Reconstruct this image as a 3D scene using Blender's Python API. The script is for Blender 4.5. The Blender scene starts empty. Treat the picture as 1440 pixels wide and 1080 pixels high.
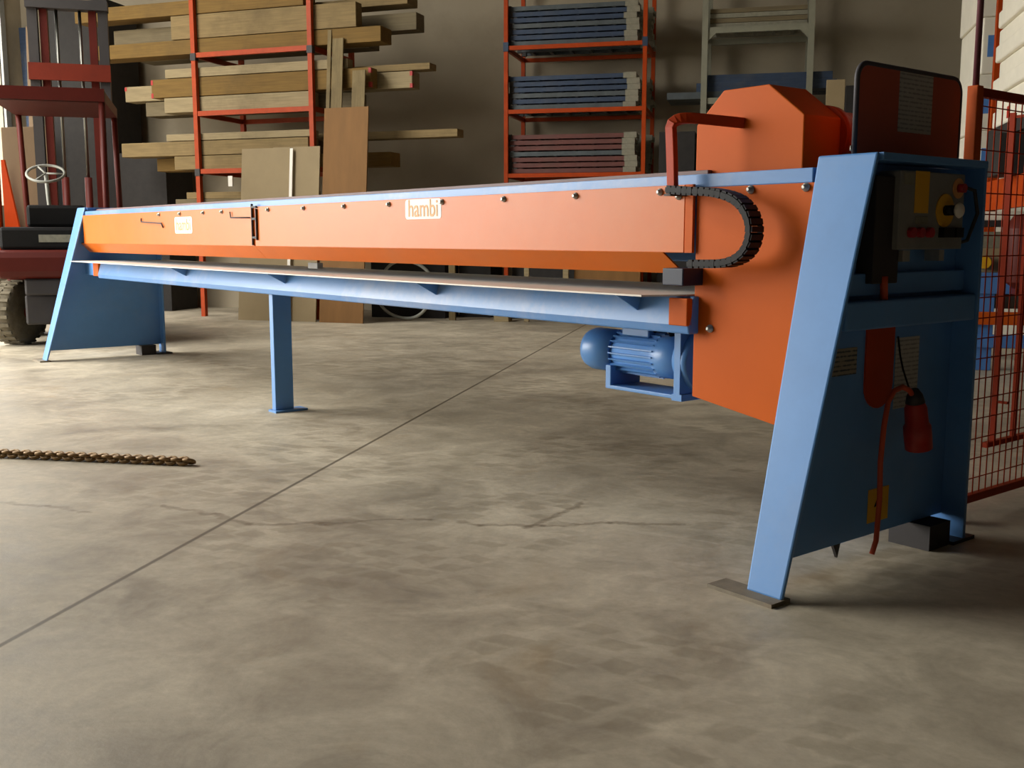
import bpy, bmesh, math, random
from mathutils import Vector, Matrix
random.seed(7)
S = bpy.context.scene
C = bpy.context.collection
# ------------------------------------------------------------------ camera (room axes: X right along the back wall, Y to the back wall)
FPX, HOR, CH = 1475.0, 333.0, 1.04
PIT = math.atan((540-HOR)/FPX)
AZR = math.radians(13.5)                # the room is turned 13.5 deg from the view direction
cam = bpy.data.cameras.new('camera'); camo = bpy.data.objects.new('camera', cam); C.objects.link(camo)
camo.location = (0, 0, CH); camo.rotation_euler = (math.pi/2-PIT, 0, AZR)
cam.lens = 36.0*FPX/1440; cam.sensor_width = 36; cam.clip_end = 200
S.camera = camo
# ------------------------------------------------------------------ daylight
W = bpy.data.worlds.new('world'); S.world = W; W.use_nodes = True
wn = W.node_tree; bg = wn.nodes['Background']
bg.inputs['Color'].default_value = (1.0, 0.985, 0.94, 1); bg.inputs['Strength'].default_value = 6.0
S.view_settings.view_transform = 'Standard'; S.view_settings.look = 'None'
S.view_settings.exposure = 1.1; S.view_settings.gamma = 1; S.view_settings.use_curve_mapping = False
WX = -11.0                               # left wall
DOORS = [(1.4, 8.0, 0.0, 5.4), (12.5, 13.7, 1.5, 4.6)]      # openings in the left wall: y0, y1, z0, z1
for (a, b, c, d) in DOORS:
    L = bpy.data.lights.new('daylight_portal', 'AREA'); L.shape = 'RECTANGLE'; L.size = d-c; L.size_y = b-a
    L.cycles.is_portal = True
    o = bpy.data.objects.new('daylight_portal', L); C.objects.link(o)
    o.location = (WX-0.15, (a+b)/2, (c+d)/2); o.rotation_euler = (0, -math.pi/2, 0)
SKY = [(-10.6, -7.8)]; SKY_Y = (2.0, 10.5); SKY_Z = 6.5       # unseen roof opening over the left side, added to brighten the floor
for (a, b) in SKY:
    L = bpy.data.lights.new('added_roof_portal', 'AREA'); L.shape = 'RECTANGLE'; L.size = b-a; L.size_y = SKY_Y[1]-SKY_Y[0]; L.cycles.is_portal = True
    o = bpy.data.objects.new('added_roof_portal', L); C.objects.link(o); o.location = ((a+b)/2, sum(SKY_Y)/2, SKY_Z+.15)
# ------------------------------------------------------------------ geometry of the place
fwd = Vector((-math.sin(AZR), math.cos(AZR), 0)); rgt = Vector((math.cos(AZR), math.sin(AZR), 0)); ZZ = Vector((0, 0, 1))
cfw = fwd*math.cos(PIT)-ZZ*math.sin(PIT); cup = fwd*math.sin(PIT)+ZZ*math.cos(PIT); CP = Vector((0, 0, CH))
def sight(u, v, n, p):
    r = rgt*(u-720)-cup*(v-540)+cfw*FPX
    n = Vector(n); return CP+r*((Vector(p)-CP).dot(n)/r.dot(n))
# the machine stands turned in the room; its own axes: x along the beam, y to its back
MANG = math.radians(-(141.4-103.5))
MROT = Matrix.Rotation(MANG, 4, 'Z')
mx = (MROT @ Vector((1, 0, 0))); my = (MROT @ Vector((0, 1, 0)))
def m2r(p): return MROT @ Vector(p)
def r2m(p): return MROT.inverted() @ Vector(p)
def mY(u, v, y): return r2m(sight(u, v, my, m2r((0, y, 0))))     # point at machine depth y
def mX(u, v, x): return r2m(sight(u, v, mx, m2r((x, 0, 0))))
def rY(u, v, y): return sight(u, v, (0, 1, 0), (0, y, 0))
def fl(u, v, z=0): return sight(u, v, (0, 0, 1), (0, 0, z))

# ------------------------------------------------------------------ materials
def lin(c): return tuple((x/255/12.92 if x/255 <= .04045 else ((x/255+.055)/1.055)**2.4) for x in c)+(1,)
def N(t, typ, **k):
    n = t.nodes.new(typ)
    for a, b in k.items():
        if a == 'i':
            for kk, vv in b.items(): n.inputs[kk].default_value = vv
        else: setattr(n, a, b)
    return n
def mat(name, rgb, rough=.5, metal=0., var=.12, scale=6., dirt=None, stretch=(1, 1, 1), bump=0., spec=.5, dirt_amt=.35, coat=0.):
    m = bpy.data.materials.new(name); m.use_nodes = True; t = m.node_tree
    b = t.nodes['Principled BSDF']; b.inputs['Roughness'].default_value = rough; b.inputs['Metallic'].default_value = metal
    b.inputs['Specular IOR Level'].default_value = spec; b.inputs['Coat Weight'].default_value = coat
    tc = N(t, 'ShaderNodeTexCoord'); mp = N(t, 'ShaderNodeMapping'); mp.inputs['Scale'].default_value = stretch
    t.links.new(tc.outputs['Object'], mp.inputs['Vector'])
    nz = N(t, 'ShaderNodeTexNoise', i={'Scale': scale, 'Detail': 6, 'Roughness': .65}); t.links.new(mp.outputs[0], nz.inputs['Vector'])
    rp = N(t, 'ShaderNodeValToRGB'); t.links.new(nz.outputs['Fac'], rp.inputs['Fac'])
    c = lin(rgb)
    rp.color_ramp.elements[0].position = .3; rp.color_ramp.elements[1].position = .7
    rp.color_ramp.elements[0].color = tuple(x*(1-var) for x in c[:3])+(1,)
    rp.color_ramp.elements[1].color = tuple(min(1, x*(1+var)) for x in c[:3])+(1,)
    out = rp.outputs['Color']
    if dirt:
        n2 = N(t, 'ShaderNodeTexNoise', i={'Scale': scale*.35, 'Detail': 8, 'Roughness': .7}); t.links.new(tc.outputs['Object'], n2.inputs['Vector'])
        mr = N(t, 'ShaderNodeMapRange', i={'From Min': .5, 'From Max': .75, 'To Max': dirt_amt}); t.links.new(n2.outputs['Fac'], mr.inputs['Value'])
        mx_ = N(t, 'ShaderNodeMix', data_type='RGBA'); mx_.inputs[7].default_value = lin(dirt)
        t.links.new(mr.outputs[0], mx_.inputs[0]); t.links.new(out, mx_.inputs[6]); out = mx_.outputs[2]
    t.links.new(out, b.inputs['Base Color'])
    if bump:
        bp = N(t, 'ShaderNodeBump', i={'Strength': bump, 'Distance': .01}); t.links.new(nz.outputs['Fac'], bp.inputs['Height']); t.links.new(bp.outputs[0], b.inputs['Normal'])
    return m
def wood(name, rgb, var=.22, ax='x'):
    st = {'x': (.6, 14, 14), 'z': (14, 14, .6)}[ax]
    return mat(name, rgb, .75, var=var, scale=3.5, stretch=st, dirt=(70, 58, 40), dirt_amt=.5, spec=.2)
M = {}
M['orange'] = mat('orange_paint', (210, 104, 4), .38, var=.05, scale=3, dirt=(196, 126, 70), dirt_amt=.35, spec=.36)
M['orange_box'] = mat('orange_paint_cover', (206, 92, 0), .55, var=.04, scale=3, spec=.2)
M['redor'] = mat('red_orange_paint', (180, 58, 4), .5, spec=.25, var=.08)
M['blue'] = mat('blue_paint', (94, 146, 206), .36, var=.06, scale=4, dirt=(150, 160, 175), dirt_amt=.25)
M['blue_worn'] = mat('blue_paint_worn', (94, 144, 204), .36, var=.08, scale=3, stretch=(.5, 3, 3), dirt=(176, 178, 190), dirt_amt=.75)
M['darkblue'] = mat('dark_blue_paint', (40, 78, 118), .5, var=.08)
M['navy'] = mat('navy_block', (26, 34, 54), .5)
M['foot'] = mat('rusty_foot_plate', (128, 118, 100), .7, var=.2, scale=20, dirt=(110, 78, 48))
M['steel'] = mat('sheet_steel_table', (226, 218, 204), .42, metal=.0, var=.1, scale=5, stretch=(.3, 6, 6), dirt=(120, 110, 100))
M['galv'] = mat('galvanised', (178, 176, 168), .4, metal=.7, var=.1, scale=30)
M['blk'] = mat('black_plastic', (22, 21, 20), .5, var=.15, scale=20, spec=.2)
M['dark'] = mat('dark_steel', (45, 40, 38), .6, var=.15)
M['brown_edge'] = mat('brown_rail', (120, 92, 88), .55, var=.15, scale=8)
M['white'] = mat('sticker_white', (236, 228, 214), .45, var=.03)
M['ortext'] = mat('sticker_orange', (226, 160, 96), .5, var=.03)
M['grey'] = mat('grey_box', (128, 126, 120), .5, var=.1, scale=12)
M['yellow'] = mat('yellow_label', (226, 168, 22), .5, var=.06)
M['redb'] = mat('red_button', (168, 28, 34), .35, var=.05)
M['plug'] = mat('red_plug', (170, 34, 22), .45, var=.06)
M['cable'] = mat('orange_cable', (190, 70, 30), .5, var=.06)
M['fence'] = mat('red_fence_paint', (150, 46, 8), .6, var=.12, scale=20, spec=.2)
M['fencep'] = mat('orange_fence_post', (200, 86, 16), .6, var=.1, scale=8, spec=.25)
M['guard'] = mat('guard_board', (190, 84, 54), .55, var=.05, scale=4)
M['edge'] = mat('rubber_edge', (70, 66, 70), .6, var=.1)
M['w1'] = wood('timber_pale', (132, 112, 76)); M['w2'] = wood('timber_honey', (118, 92, 48)); M['w3'] = wood('timber_grey', (112, 100, 76))
M['w4'] = wood('timber_light', (148, 132, 100)); M['wz'] = wood('timber_upright', (124, 108, 76), ax='z')
M['ply'] = mat('plywood_brown', (128, 92, 52), .7, var=.12, scale=2, stretch=(3, 3, .5), spec=.25)
M['ply2'] = mat('board_pale', (150, 132, 100), .7, var=.06, scale=3, spec=.25)
M['redpaint'] = mat('red_end_mark', (170, 40, 34), .6)
M['rack'] = mat('rack_orange_paint', (170, 62, 12), .45, var=.12, scale=12, dirt=(120, 60, 30), spec=.2)
M['rackw'] = mat('rack_pale_paint', (132, 130, 112), .55, var=.1, scale=9)
M['db1'] = mat('deck_blue', (50, 64, 86), .5, metal=.2, var=.25, scale=9, stretch=(.5, 3, 3), dirt=(100, 100, 96))
M['db2'] = mat('deck_slate', (80, 86, 88), .5, metal=.3, var=.2, scale=9, dirt=(60, 60, 58))
M['dr1'] = mat('deck_red_brown', (98, 52, 44), .6, var=.25, scale=9, stretch=(.5, 3, 3), dirt=(90, 80, 70))
M['bracket'] = mat('bracket_pale', (136, 132, 114), .55, metal=.2, var=.2, scale=20)
M['lred'] = mat('forklift_red', (80, 22, 12), .5, var=.1, spec=.25)
M['lredm'] = mat('forklift_red_lighter', (104, 34, 16), .6, spec=.2)
M['tyre'] = mat('tyre_rubber', (96, 88, 72), .85, var=.25, scale=12, bump=.6, spec=.2)
M['hose'] = mat('hose_grey', (150, 150, 140), .5)
M['card'] = mat('cardboard', (104, 82, 56), .8, var=.08, scale=3)
M['pack'] = mat('packing_white', (240, 233, 214), .45, var=.06, scale=4)
M['lamb'] = mat('machine_blue', (80, 128, 192), .45, var=.08)
M['chain'] = mat('rusty_chain', (140, 112, 74), .6, metal=.4, var=.3, scale=40)
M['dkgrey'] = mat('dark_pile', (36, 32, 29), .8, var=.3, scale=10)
M['chrome'] = mat('chrome_rod', (120, 118, 110), .35, metal=1., var=.02)

def sheet_mat(name, paper, ink):
    m = bpy.data.materials.new(name); m.use_nodes = True; t = m.node_tree; b = t.nodes['Principled BSDF']; b.inputs['Roughness'].default_value = .6
    tc = N(t, 'ShaderNodeTexCoord'); wv = N(t, 'ShaderNodeTexWave', i={'Scale': 22., 'Distortion': .0}); wv.bands_direction = 'Z'
    nz = N(t, 'ShaderNodeTexNoise', i={'Scale': 60., 'Detail': 2}); t.links.new(tc.outputs['Object'], wv.inputs['Vector']); t.links.new(tc.outputs['Object'], nz.inputs['Vector'])
    mu = N(t, 'ShaderNodeMath', operation='MULTIPLY'); t.links.new(wv.outputs['Fac'], mu.inputs[0]); t.links.new(nz.outputs['Fac'], mu.inputs[1])
    rp = N(t, 'ShaderNodeValToRGB'); rp.color_ramp.elements[0].position = .25; rp.color_ramp.elements[1].position = .5
    rp.color_ramp.elements[0].color = lin(paper); rp.color_ramp.elements[1].color = lin(ink)
    t.links.new(mu.outputs[0], rp.inputs['Fac']); t.links.new(rp.outputs['Color'], b.inputs['Base Color']); return m
M['sheet'] = sheet_mat('notice_sheet', (190, 184, 174), (150, 144, 138))
M['label'] = sheet_mat('type_label', (150, 140, 120), (60, 66, 72))

# ------------------------------------------------------------------ mesh builder
class MB:
    def __init__(s): s.bm = bmesh.new()
    def box(s, a, b, R=None, o=None):
        v = []
        for x in (a[0], b[0]):
            for y in (a[1], b[1]):
                for z in (a[2], b[2]): 
                    p = Vector((x, y, z))
                    if R is not None: p = R @ p
                    if o is not None: p = p+Vector(o)
                    v.append(s.bm.verts.new(p))
        for f in ((0, 1, 3, 2), (4, 6, 7, 5), (0, 4, 5, 1), (2, 3, 7, 6), (0, 2, 6, 4), (1, 5, 7, 3)): s.bm.faces.new([v[i] for i in f])
        return s
    def prism(s, pts, ax, t):
        """pts: 3D points of one planar face; extruded by vector t"""
        a = [s.bm.verts.new(Vector(p)) for p in pts]; b = [s.bm.verts.new(Vector(p)+Vector(t)) for p in pts]; n = len(pts)
        s.bm.faces.new(a); s.bm.faces.new(b[::-1])
        for i in range(n): s.bm.faces.new([a[i], b[i], b[(i+1) % n], a[(i+1) % n]])
        return s
    def cyl(s, p, q, r, r2=None, n=16, smooth=True):
        p, q = Vector(p), Vector(q); d = (q-p).normalized(); r2 = r if r2 is None else r2
        a = d.orthogonal().normalized(); b = d.cross(a)
        A = [s.bm.verts.new(p+(a*math.cos(2*math.pi*i/n)+b*math.sin(2*math.pi*i/n))*r) for i in range(n)]
        B = [s.bm.verts.new(q+(a*math.cos(2*math.pi*i/n)+b*math.sin(2*math.pi*i/n))*r2) for i in range(n)]
        s.bm.faces.new(A[::-1]); s.bm.faces.new(B)
        for i in range(n):
            f = s.bm.faces.new([A[i], A[(i+1) % n], B[(i+1) % n], B[i]]); f.smooth = smooth
        return s
    def lathe(s, p, d, prof, n=28, a=None):
        """prof: (distance along d, radius)"""
        p, d = Vector(p), Vector(d).normalized(); a = d.orthogonal().normalized(); b = d.cross(a); rings = []
        for (h, r) in prof:
            rings.append([s.bm.verts.new(p+d*h+(a*math.cos(2*math.pi*i/n)+b*math.sin(2*math.pi*i/n))*max(r, 1e-4)) for i in range(n)])
        for A, B in zip(rings, rings[1:]):
            for i in range(n):
                f = s.bm.faces.new([A[i], A[(i+1) % n], B[(i+1) % n], B[i]]); f.smooth = True
        s.bm.faces.new(rings[0][::-1]); s.bm.faces.new(rings[-1]); return s
    def tube(s, pts, r, n=8, up=None, rect=None, close=False):
        pts = [Vector(p) for p in pts]; rings = []; prev = None; m = len(pts)
        for i, p in enumerate(pts):
            if close: d = pts[(i+1) % m]-pts[i-1]
            else: d = (pts[min(i+1, m-1)]-pts[max(i-1, 0)])
            d.normalize()
            if up is not None: a = (Vector(up)-d*Vector(up).dot(d)).normalized()
            else:
                a = d.orthogonal().normalized() if prev is None else (prev-d*prev.dot(d)).normalized()
            prev = a; b = d.cross(a)
            if rect: rings.append([s.bm.verts.new(p+a*x*rect[0]/2+b*y*rect[1]/2) for x, y in ((1, 1), (-1, 1), (-1, -1), (1, -1))])
            else: rings.append([s.bm.verts.new(p+(a*math.cos(2*math.pi*k/n)+b*math.sin(2*math.pi*k/n))*r) for k in range(n)])
        k = len(rings[0]); prs = list(zip(rings, rings[1:]))
        if close: prs.append((rings[-1], rings[0]))
        for A, B in prs:
            for i in range(k):
                f = s.bm.faces.new([A[i], A[(i+1) % k], B[(i+1) % k], B[i]]); f.smooth = not rect
        if not close: s.bm.faces.new(rings[0][::-1]); s.bm.faces.new(rings[-1])
        return s
    def build(s, name, m, parent=None, org=None, bevel=0., loc=None):
        """verts are given in the frame whose origin is org; loc: place a top-level mesh with verts local to loc"""
        if org is not None:
            for v in s.bm.verts: v.co -= Vector(org)
        if loc is not None:
            for v in s.bm.verts: v.co -= Vector(loc)
        bmesh.ops.recalc_face_normals(s.bm, faces=s.bm.faces)
        me = bpy.data.meshes.new(name); s.bm.to_mesh(me); s.bm.free(); me.materials.append(m)
        o = bpy.data.objects.new(name, me); C.objects.link(o)
        if loc is not None: o.location = loc
        if parent is not None: o.parent = parent
        if bevel:
            md = o.modifiers.new('bevel', 'BEVEL'); md.width = bevel; md.segments = 2; md.limit_method = 'ANGLE'
        return o
def tag(o, label=None, cat=None, group=None, kind=None):
    for k, v in (('label', label), ('category', cat), ('group', group), ('kind', kind)):
        if v: o[k] = v
    return o
def empty(name, loc, rz, label, cat, group=None):
    o = bpy.data.objects.new(name, None); C.objects.link(o); o.location = loc; o.rotation_euler = (0, 0, rz); o.empty_display_size = .2
    return tag(o, label, cat, group)
def text_mesh(name, body, size, m, parent, loc, rot, sx=1.0):
    cu = bpy.data.curves.new('t', 'FONT'); cu.body = body; cu.size = size; cu.align_x = 'CENTER'; cu.align_y = 'CENTER'; cu.extrude = .0008; cu.offset = .0006
    to = bpy.data.objects.new('t', cu); C.objects.link(to); dg = bpy.context.evaluated_depsgraph_get()
    me = bpy.data.meshes.new_from_object(to.evaluated_get(dg)); bpy.data.objects.remove(to); me.materials.clear(); me.materials.append(m)
    o = bpy.data.objects.new(name, me); C.objects.link(o); o.parent = parent; o.location = loc; o.rotation_euler = rot; o.scale = (sx, 1, 1); return o

# ------------------------------------------------------------------ setting
def concrete():
    m = bpy.data.materials.new('concrete_floor'); m.use_nodes = True; t = m.node_tree; b = t.nodes['Principled BSDF']; lk = t.links.new
    b.inputs['Specular IOR Level'].default_value = .4
    tc = N(t, 'ShaderNodeTexCoord')
    def noise(sc, det=8, ro=.6, dist=0., vec=None):
        n = N(t, 'ShaderNodeTexNoise', i={'Scale': sc, 'Detail': det, 'Roughness': ro, 'Distortion': dist}); lk(vec or tc.outputs['Object'], n.inputs['Vector']); return n
    big = noise(.55, 5, .55, .6); mid = noise(3.2, 8, .68, .8); fine = noise(26, 6, .7)
    rp = N(t, 'ShaderNodeValToRGB'); e = rp.color_ramp.elements
    e[0].position = .37; e[0].color = lin((146, 136, 118)); e[1].position = .63; e[1].color = lin((216, 203, 178))
    ad = N(t, 'ShaderNodeMath', operation='ADD'); h1 = N(t, 'ShaderNodeMath', operation='MULTIPLY', i={1: .55}); h2 = N(t, 'ShaderNodeMath', operation='MULTIPLY', i={1: .45})
    lk(big.outputs['Fac'], h1.inputs[0]); lk(mid.outputs['Fac'], h2.inputs[0]); lk(h1.outputs[0], ad.inputs[0]); lk(h2.outputs[0], ad.inputs[1]); lk(ad.outputs[0], rp.inputs['Fac'])
    col = rp.outputs['Color']
    def mixc(fac, c2, typ='MIX'):
        nonlocal col
        x = N(t, 'ShaderNodeMix', data_type='RGBA', blend_type=typ); lk(fac, x.inputs[0]); lk(col, x.inputs[6]); x.inputs[7].default_value = c2; col = x.outputs[2]
    # speckle
    sp = N(t, 'ShaderNodeMapRange', i={'From Min': .35, 'From Max': .7, 'To Min': .22, 'To Max': 0.}); lk(fine.outputs['Fac'], sp.inputs['Value']); mixc(sp.outputs[0], lin((96, 84, 62)))
    # tread print patches
    mp = N(t, 'ShaderNodeMapping', i={'Rotation': (0, 0, .5), 'Scale': (7, 12, 1)}); wq = noise(5, 3, .6); ws = N(t, 'ShaderNodeVectorMath', operation='SCALE', i={'Scale': .1}); lk(wq.outputs['Color'], ws.inputs[0]); wa = N(t, 'ShaderNodeVectorMath', operation='ADD'); lk(tc.outputs['Object'], wa.inputs[0]); lk(ws.outputs[0], wa.inputs[1]); lk(wa.outputs[0], mp.inputs['Vector'])
    vo = N(t, 'ShaderNodeTexVoronoi', distance='CHEBYCHEV', i={'Scale': 1., 'Randomness': .65}); lk(mp.outputs[0], vo.inputs['Vector'])
    vr = N(t, 'ShaderNodeMapRange', i={'From Min': .30, 'From Max': .42, 'To Min': 1., 'To Max': 0.}); lk(vo.outputs['Distance'], vr.inputs['Value'])
    msk = noise(.8, 3, .5, .4); mr = N(t, 'ShaderNodeMapRange', i={'From Min': .44, 'From Max': .56, 'To Min': 0., 'To Max': .3}); lk(msk.outputs['Fac'], mr.inputs['Value'])
    mm = N(t, 'ShaderNodeMath', operation='MULTIPLY'); lk(vr.outputs[0], mm.inputs[0]); lk(mr.outputs[0], mm.inputs[1]); mixc(mm.outputs[0], lin((118, 106, 82)))
    # brown stains
    st = noise(1.3, 6, .6, 1.2); sr = N(t, 'ShaderNodeMapRange', i={'From Min': .6, 'From Max': .78, 'To Min': 0., 'To Max': .4}); lk(st.outputs['Fac'], sr.inputs['Value']); mixc(sr.outputs[0], lin((150, 122, 78)))
    # joint and cracks
    wob = noise(7, 4, .6); vsub = N(t, 'ShaderNodeVectorMath', operation='SUBTRACT', i={1: (.5, .5, .5)}); lk(wob.outputs['Color'], vsub.inputs[0])
    vsc = N(t, 'ShaderNodeVectorMath', operation='SCALE', i={'Scale': .12}); lk(vsub.outputs[0], vsc.inputs[0])
    vad = N(t, 'ShaderNodeVectorMath', operation='ADD'); lk(tc.outputs['Object'], vad.inputs[0]); lk(vsc.outputs[0], vad.inputs[1])
    def seg(a, c, vec, w, amt, colr):
        a, c = Vector((a.x, a.y, 0)), Vector((c.x, c.y, 0)); d = c-a; L2 = d.length_squared
        s1 = N(t, 'ShaderNodeVectorMath', operation='SUBTRACT', i={1: tuple(a)}); lk(vec, s1.inputs[0])
        dt = N(t, 'ShaderNodeVectorMath', operation='DOT_PRODUCT', i={1: tuple(d/L2)}); lk(s1.outputs[0], dt.inputs[0])
        cl = N(t, 'ShaderNodeClamp'); lk(dt.outputs['Value'], cl.inputs['Value'])
        sc = N(t, 'ShaderNodeVectorMath', operation='SCALE', i={0: tuple(d)}); lk(cl.outputs[0], sc.inputs['Scale'])
        s2 = N(t, 'ShaderNodeVectorMath', operation='SUBTRACT'); lk(s1.outputs[0], s2.inputs[0]); lk(sc.outputs[0], s2.inputs[1])
        ln = N(t, 'ShaderNodeVectorMath', operation='LENGTH'); lk(s2.outputs[0], ln.inputs[0])
        r = N(t, 'ShaderNodeMapRange', i={'From Min': w*.4, 'From Max': w, 'To Min': amt, 'To Max': 0.}); lk(ln.outputs['Value'], r.inputs['Value']); mixc(r.outputs[0], lin(colr))
    j0, j1 = fl(0, 908), fl(735, 505); dj = (j1-j0).normalized()
    seg(j0-dj*6, j1+dj*9, tc.outputs['Object'], .012, .8, (74, 62, 44))
    cr = [(0, 706), (60, 712), (132, 722)], [(232, 712), (300, 724), (352, 738), (450, 737), (560, 730), (610, 731), (680, 738), (760, 740), (860, 735), (960, 738)], [(738, 742), (790, 722), (826, 704)]
    for ch in cr:
        for p, q in zip(ch, ch[1:]): seg(fl(*p), fl(*q), vad.outputs[0], .022, .42, (88, 70, 44))
    lk(col, b.inputs['Base Color'])
    rr = N(t, 'ShaderNodeMapRange', i={'From Min': .3, 'From Max': .7, 'To Min': .42, 'To Max': .68}); lk(mid.outputs['Fac'], rr.inputs['Value']); lk(rr.outputs[0], b.inputs['Roughness'])
    bp = N(t, 'ShaderNodeBump', i={'Strength': .25, 'Distance': .004}); lk(fine.outputs['Fac'], bp.inputs['Height']); lk(bp.outputs[0], b.inputs['Normal'])
    return m
M['floor'] = concrete()
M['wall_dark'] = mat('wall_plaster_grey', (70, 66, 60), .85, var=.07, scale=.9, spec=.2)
M['wall'] = mat('wall_plaster', (160, 148, 126), .85, var=.07, scale=.9, dirt=(116, 104, 84), spec=.2, dirt_amt=.6)
M['ceil'] = mat('ceiling_sheet', (96, 92, 84), .8, var=.05, spec=.2)
M['yard'] = mat('yard_ground', (150, 146, 134), .9, var=.1)
BY, RX, FY, CZ = 14.2, 7.5, -7.0, 6.5
def struct(name, mb, m): o = mb.build(name, m); tag(o, kind='structure'); return o
struct('floor', MB().box((WX-.3, FY-.3, -.2), (RX+.3, BY+.3, 0)), M['floor'])
cl_ = MB(); xs_ = WX-.3
for (a, b) in SKY:  # ceiling left open for the added roof opening
    cl_.box((xs_, FY-.3, CZ), (a, BY+.3, CZ+.2)); cl_.box((a, FY-.3, CZ), (b, SKY_Y[0], CZ+.2)); cl_.box((a, SKY_Y[1], CZ), (b, BY+.3, CZ+.2)); xs_ = b
cl_.box((xs_, FY-.3, CZ), (RX+.3, BY+.3, CZ+.2)); struct('ceiling', cl_, M['ceil'])
struct('wall_back', MB().box((WX-.3, BY, 0), (RX+.3, BY+.3, CZ)), M['wall'])
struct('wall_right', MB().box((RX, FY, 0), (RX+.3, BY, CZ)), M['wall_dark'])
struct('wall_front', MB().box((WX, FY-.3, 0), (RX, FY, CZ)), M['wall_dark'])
wl = MB(); ys = FY
for (a, b, c, d) in DOORS:
    wl.box((WX-.3, ys, 0), (WX, a, CZ)); wl.box((WX-.3, a, d), (WX, b, CZ))
    if c > 0: wl.box((WX-.3, a, 0), (WX, b, c))
    ys = b
wl.box((WX-.3, ys, 0), (WX, BY, CZ)); struct('wall_left', wl, M['wall'])
struct('ground', MB().box((WX-60, -50, -.25), (WX-.31, 60, -.05)), M['yard'])
# trims of the big opening
for k, (a, b, c, d) in enumerate(DOORS):
    f = MB()
    f.box((WX-.02, a-.1, c), (WX+.04, a, d+.1)); f.box((WX-.02, b, c), (WX+.04, b+.1, d+.1)); f.box((WX-.02, a, d), (WX+.04, b, d+.1))
    struct('trim_%d' % (k+1), f, M['grey'])

# ================================================================== THE MACHINE
O = Vector((-1.83, 2.9, 0))
mach = empty('panel_cutting_machine', m2r(O), MANG, 'long blue and orange sheet metal shear with trapezoid end frames across the floor', 'machine')
def mp_(mb, name, m, par=None, bevel=0.): return mb.build(name, m, par or mach, org=O, bevel=bevel)
XN, XF = -1.77, -9.25           # outer faces of near and far frames
def end_frame(xo, near):
    # front flange leans back, tapers from 0.12 wide at the foot to 0.2 at the top
    wb, wt = (.125, .205)
    T = .016; zt = 1.285
    fb, ft = 2.395, 2.775
    web = MB(); xw = xo-.085
    web.prism([(xw, fb+.035, .085), (xw, 3.40, .085), (xw, 3.40, 1.26), (xw, ft+.0, 1.26)], 0, (-.008, 0, 0))
    e = mp_(web, 'end_frame', M['darkweb'], bevel=0)
    f = MB(); pts = [(xo, fb, 0.01), (xo-wb, fb, 0.01), (xo-wt, ft, zt), (xo, ft, zt)]
    f.prism(pts, 0, (0, T, 0)); f.build('front_flange', M['blue'], e, org=O, bevel=.006)
    f = MB().box((xo-.13, 3.40, .01), (xo, 3.416, zt)); f.build('back_flange', M['blue'], e, org=O, bevel=.002)
    f = MB().box((xo-wt, ft+T, 1.262), (xo+.01, 3.4, 1.285)); f.build('top_rail', M['blue'], e, org=O, bevel=.002)
    f = MB().box((xo-.23, 2.345, 0), (xo+.005, 2.43, .012)); f.build('foot_plate', M['foot'], e, org=O)
    f = MB().box((xo-.2, 3.33, 0), (xo+.005, 3.47, .012)); f.build('foot_plate', M['dark'], e, org=O); f = MB().box((xo-.16, 3.2, .0), (xo-.01, 3.329, .085)); f.build('foot_block', M['dark'], e, org=O)
    return e
M['darkweb'] = M['blue']
near = end_frame(XN, True); far = end_frame(XF, False)
XW = XN-.085
# near frame: horizontal square tube
f = MB().box((XN-.08, 2.66, .765), (XN-.005, 3.4, .85)); f.build('cross_tube', M['blue'], near, org=O, bevel=.006)
f = MB().box((XN-.08, 2.68, .862), (XN-.05, 3.4, .93)); f.build('cross_tube', M['darkweb'], near, org=O, bevel=.004)
# orange round-ended tongue below the tube
a = mX(1217, 478, XW); b = mX(1256, 478, XW); bot = mX(1235, 573, XW).z; r = (b.y-a.y)/2; cy = (a.y+b.y)/2
pts = [(XW, a.y, .765), (XW, b.y, .765)]+[(XW, cy+r*math.cos(t*math.pi/12), bot+r-r*math.sin(t*math.pi/12)) for t in range(0, 13)]
f = MB().prism(pts, 0, (.006, 0, 0)); f.build('orange_tongue', M['redor'], near, org=O)
# document, label, warning sign on the web
def decal(name, m, u0, v0, u1, v1, x, t=.002, par=None):
    p, q = mX(u0, (v0+v1)/2, x), mX(u1, (v0+v1)/2, x); z0 = mX((u0+u1)/2, v0, x).z; z1 = mX((u0+u1)/2, v1, x).z
    f = MB().box((x, min(p.y, q.y), min(z0, z1)), (x+t, max(p.y, q.y), max(z0, z1))); return f.build(name, m, par or near, org=O), p, q, z0, z1
decal('document', M['sheet'], 1258, 474, 1290, 572, XW)
decal('type_label', M['label'], 1168, 490, 1204, 528, XW)
w, p, q, z0, z1 = decal('warning_sign', M['yellow'], 1220, 686, 1248, 732, XW)
cy, cz, s = (p.y+q.y)/2, (z0+z1)/2, abs(z0-z1)
f = MB().prism([(XW+.002, cy+s*.08, cz+s*.42), (XW+.002, cy-s*.22, cz-s*.05), (XW+.002, cy-s*.02, cz-s*.02), (XW+.002, cy-s*.12, cz-s*.42), (XW+.002, cy+s*.2, cz+s*.06), (XW+.002, cy+s*.02, cz+s*.04)], 0, (.0015, 0, 0))
f.build('bolt_symbol', M['blk'], w, org=O)
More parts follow.
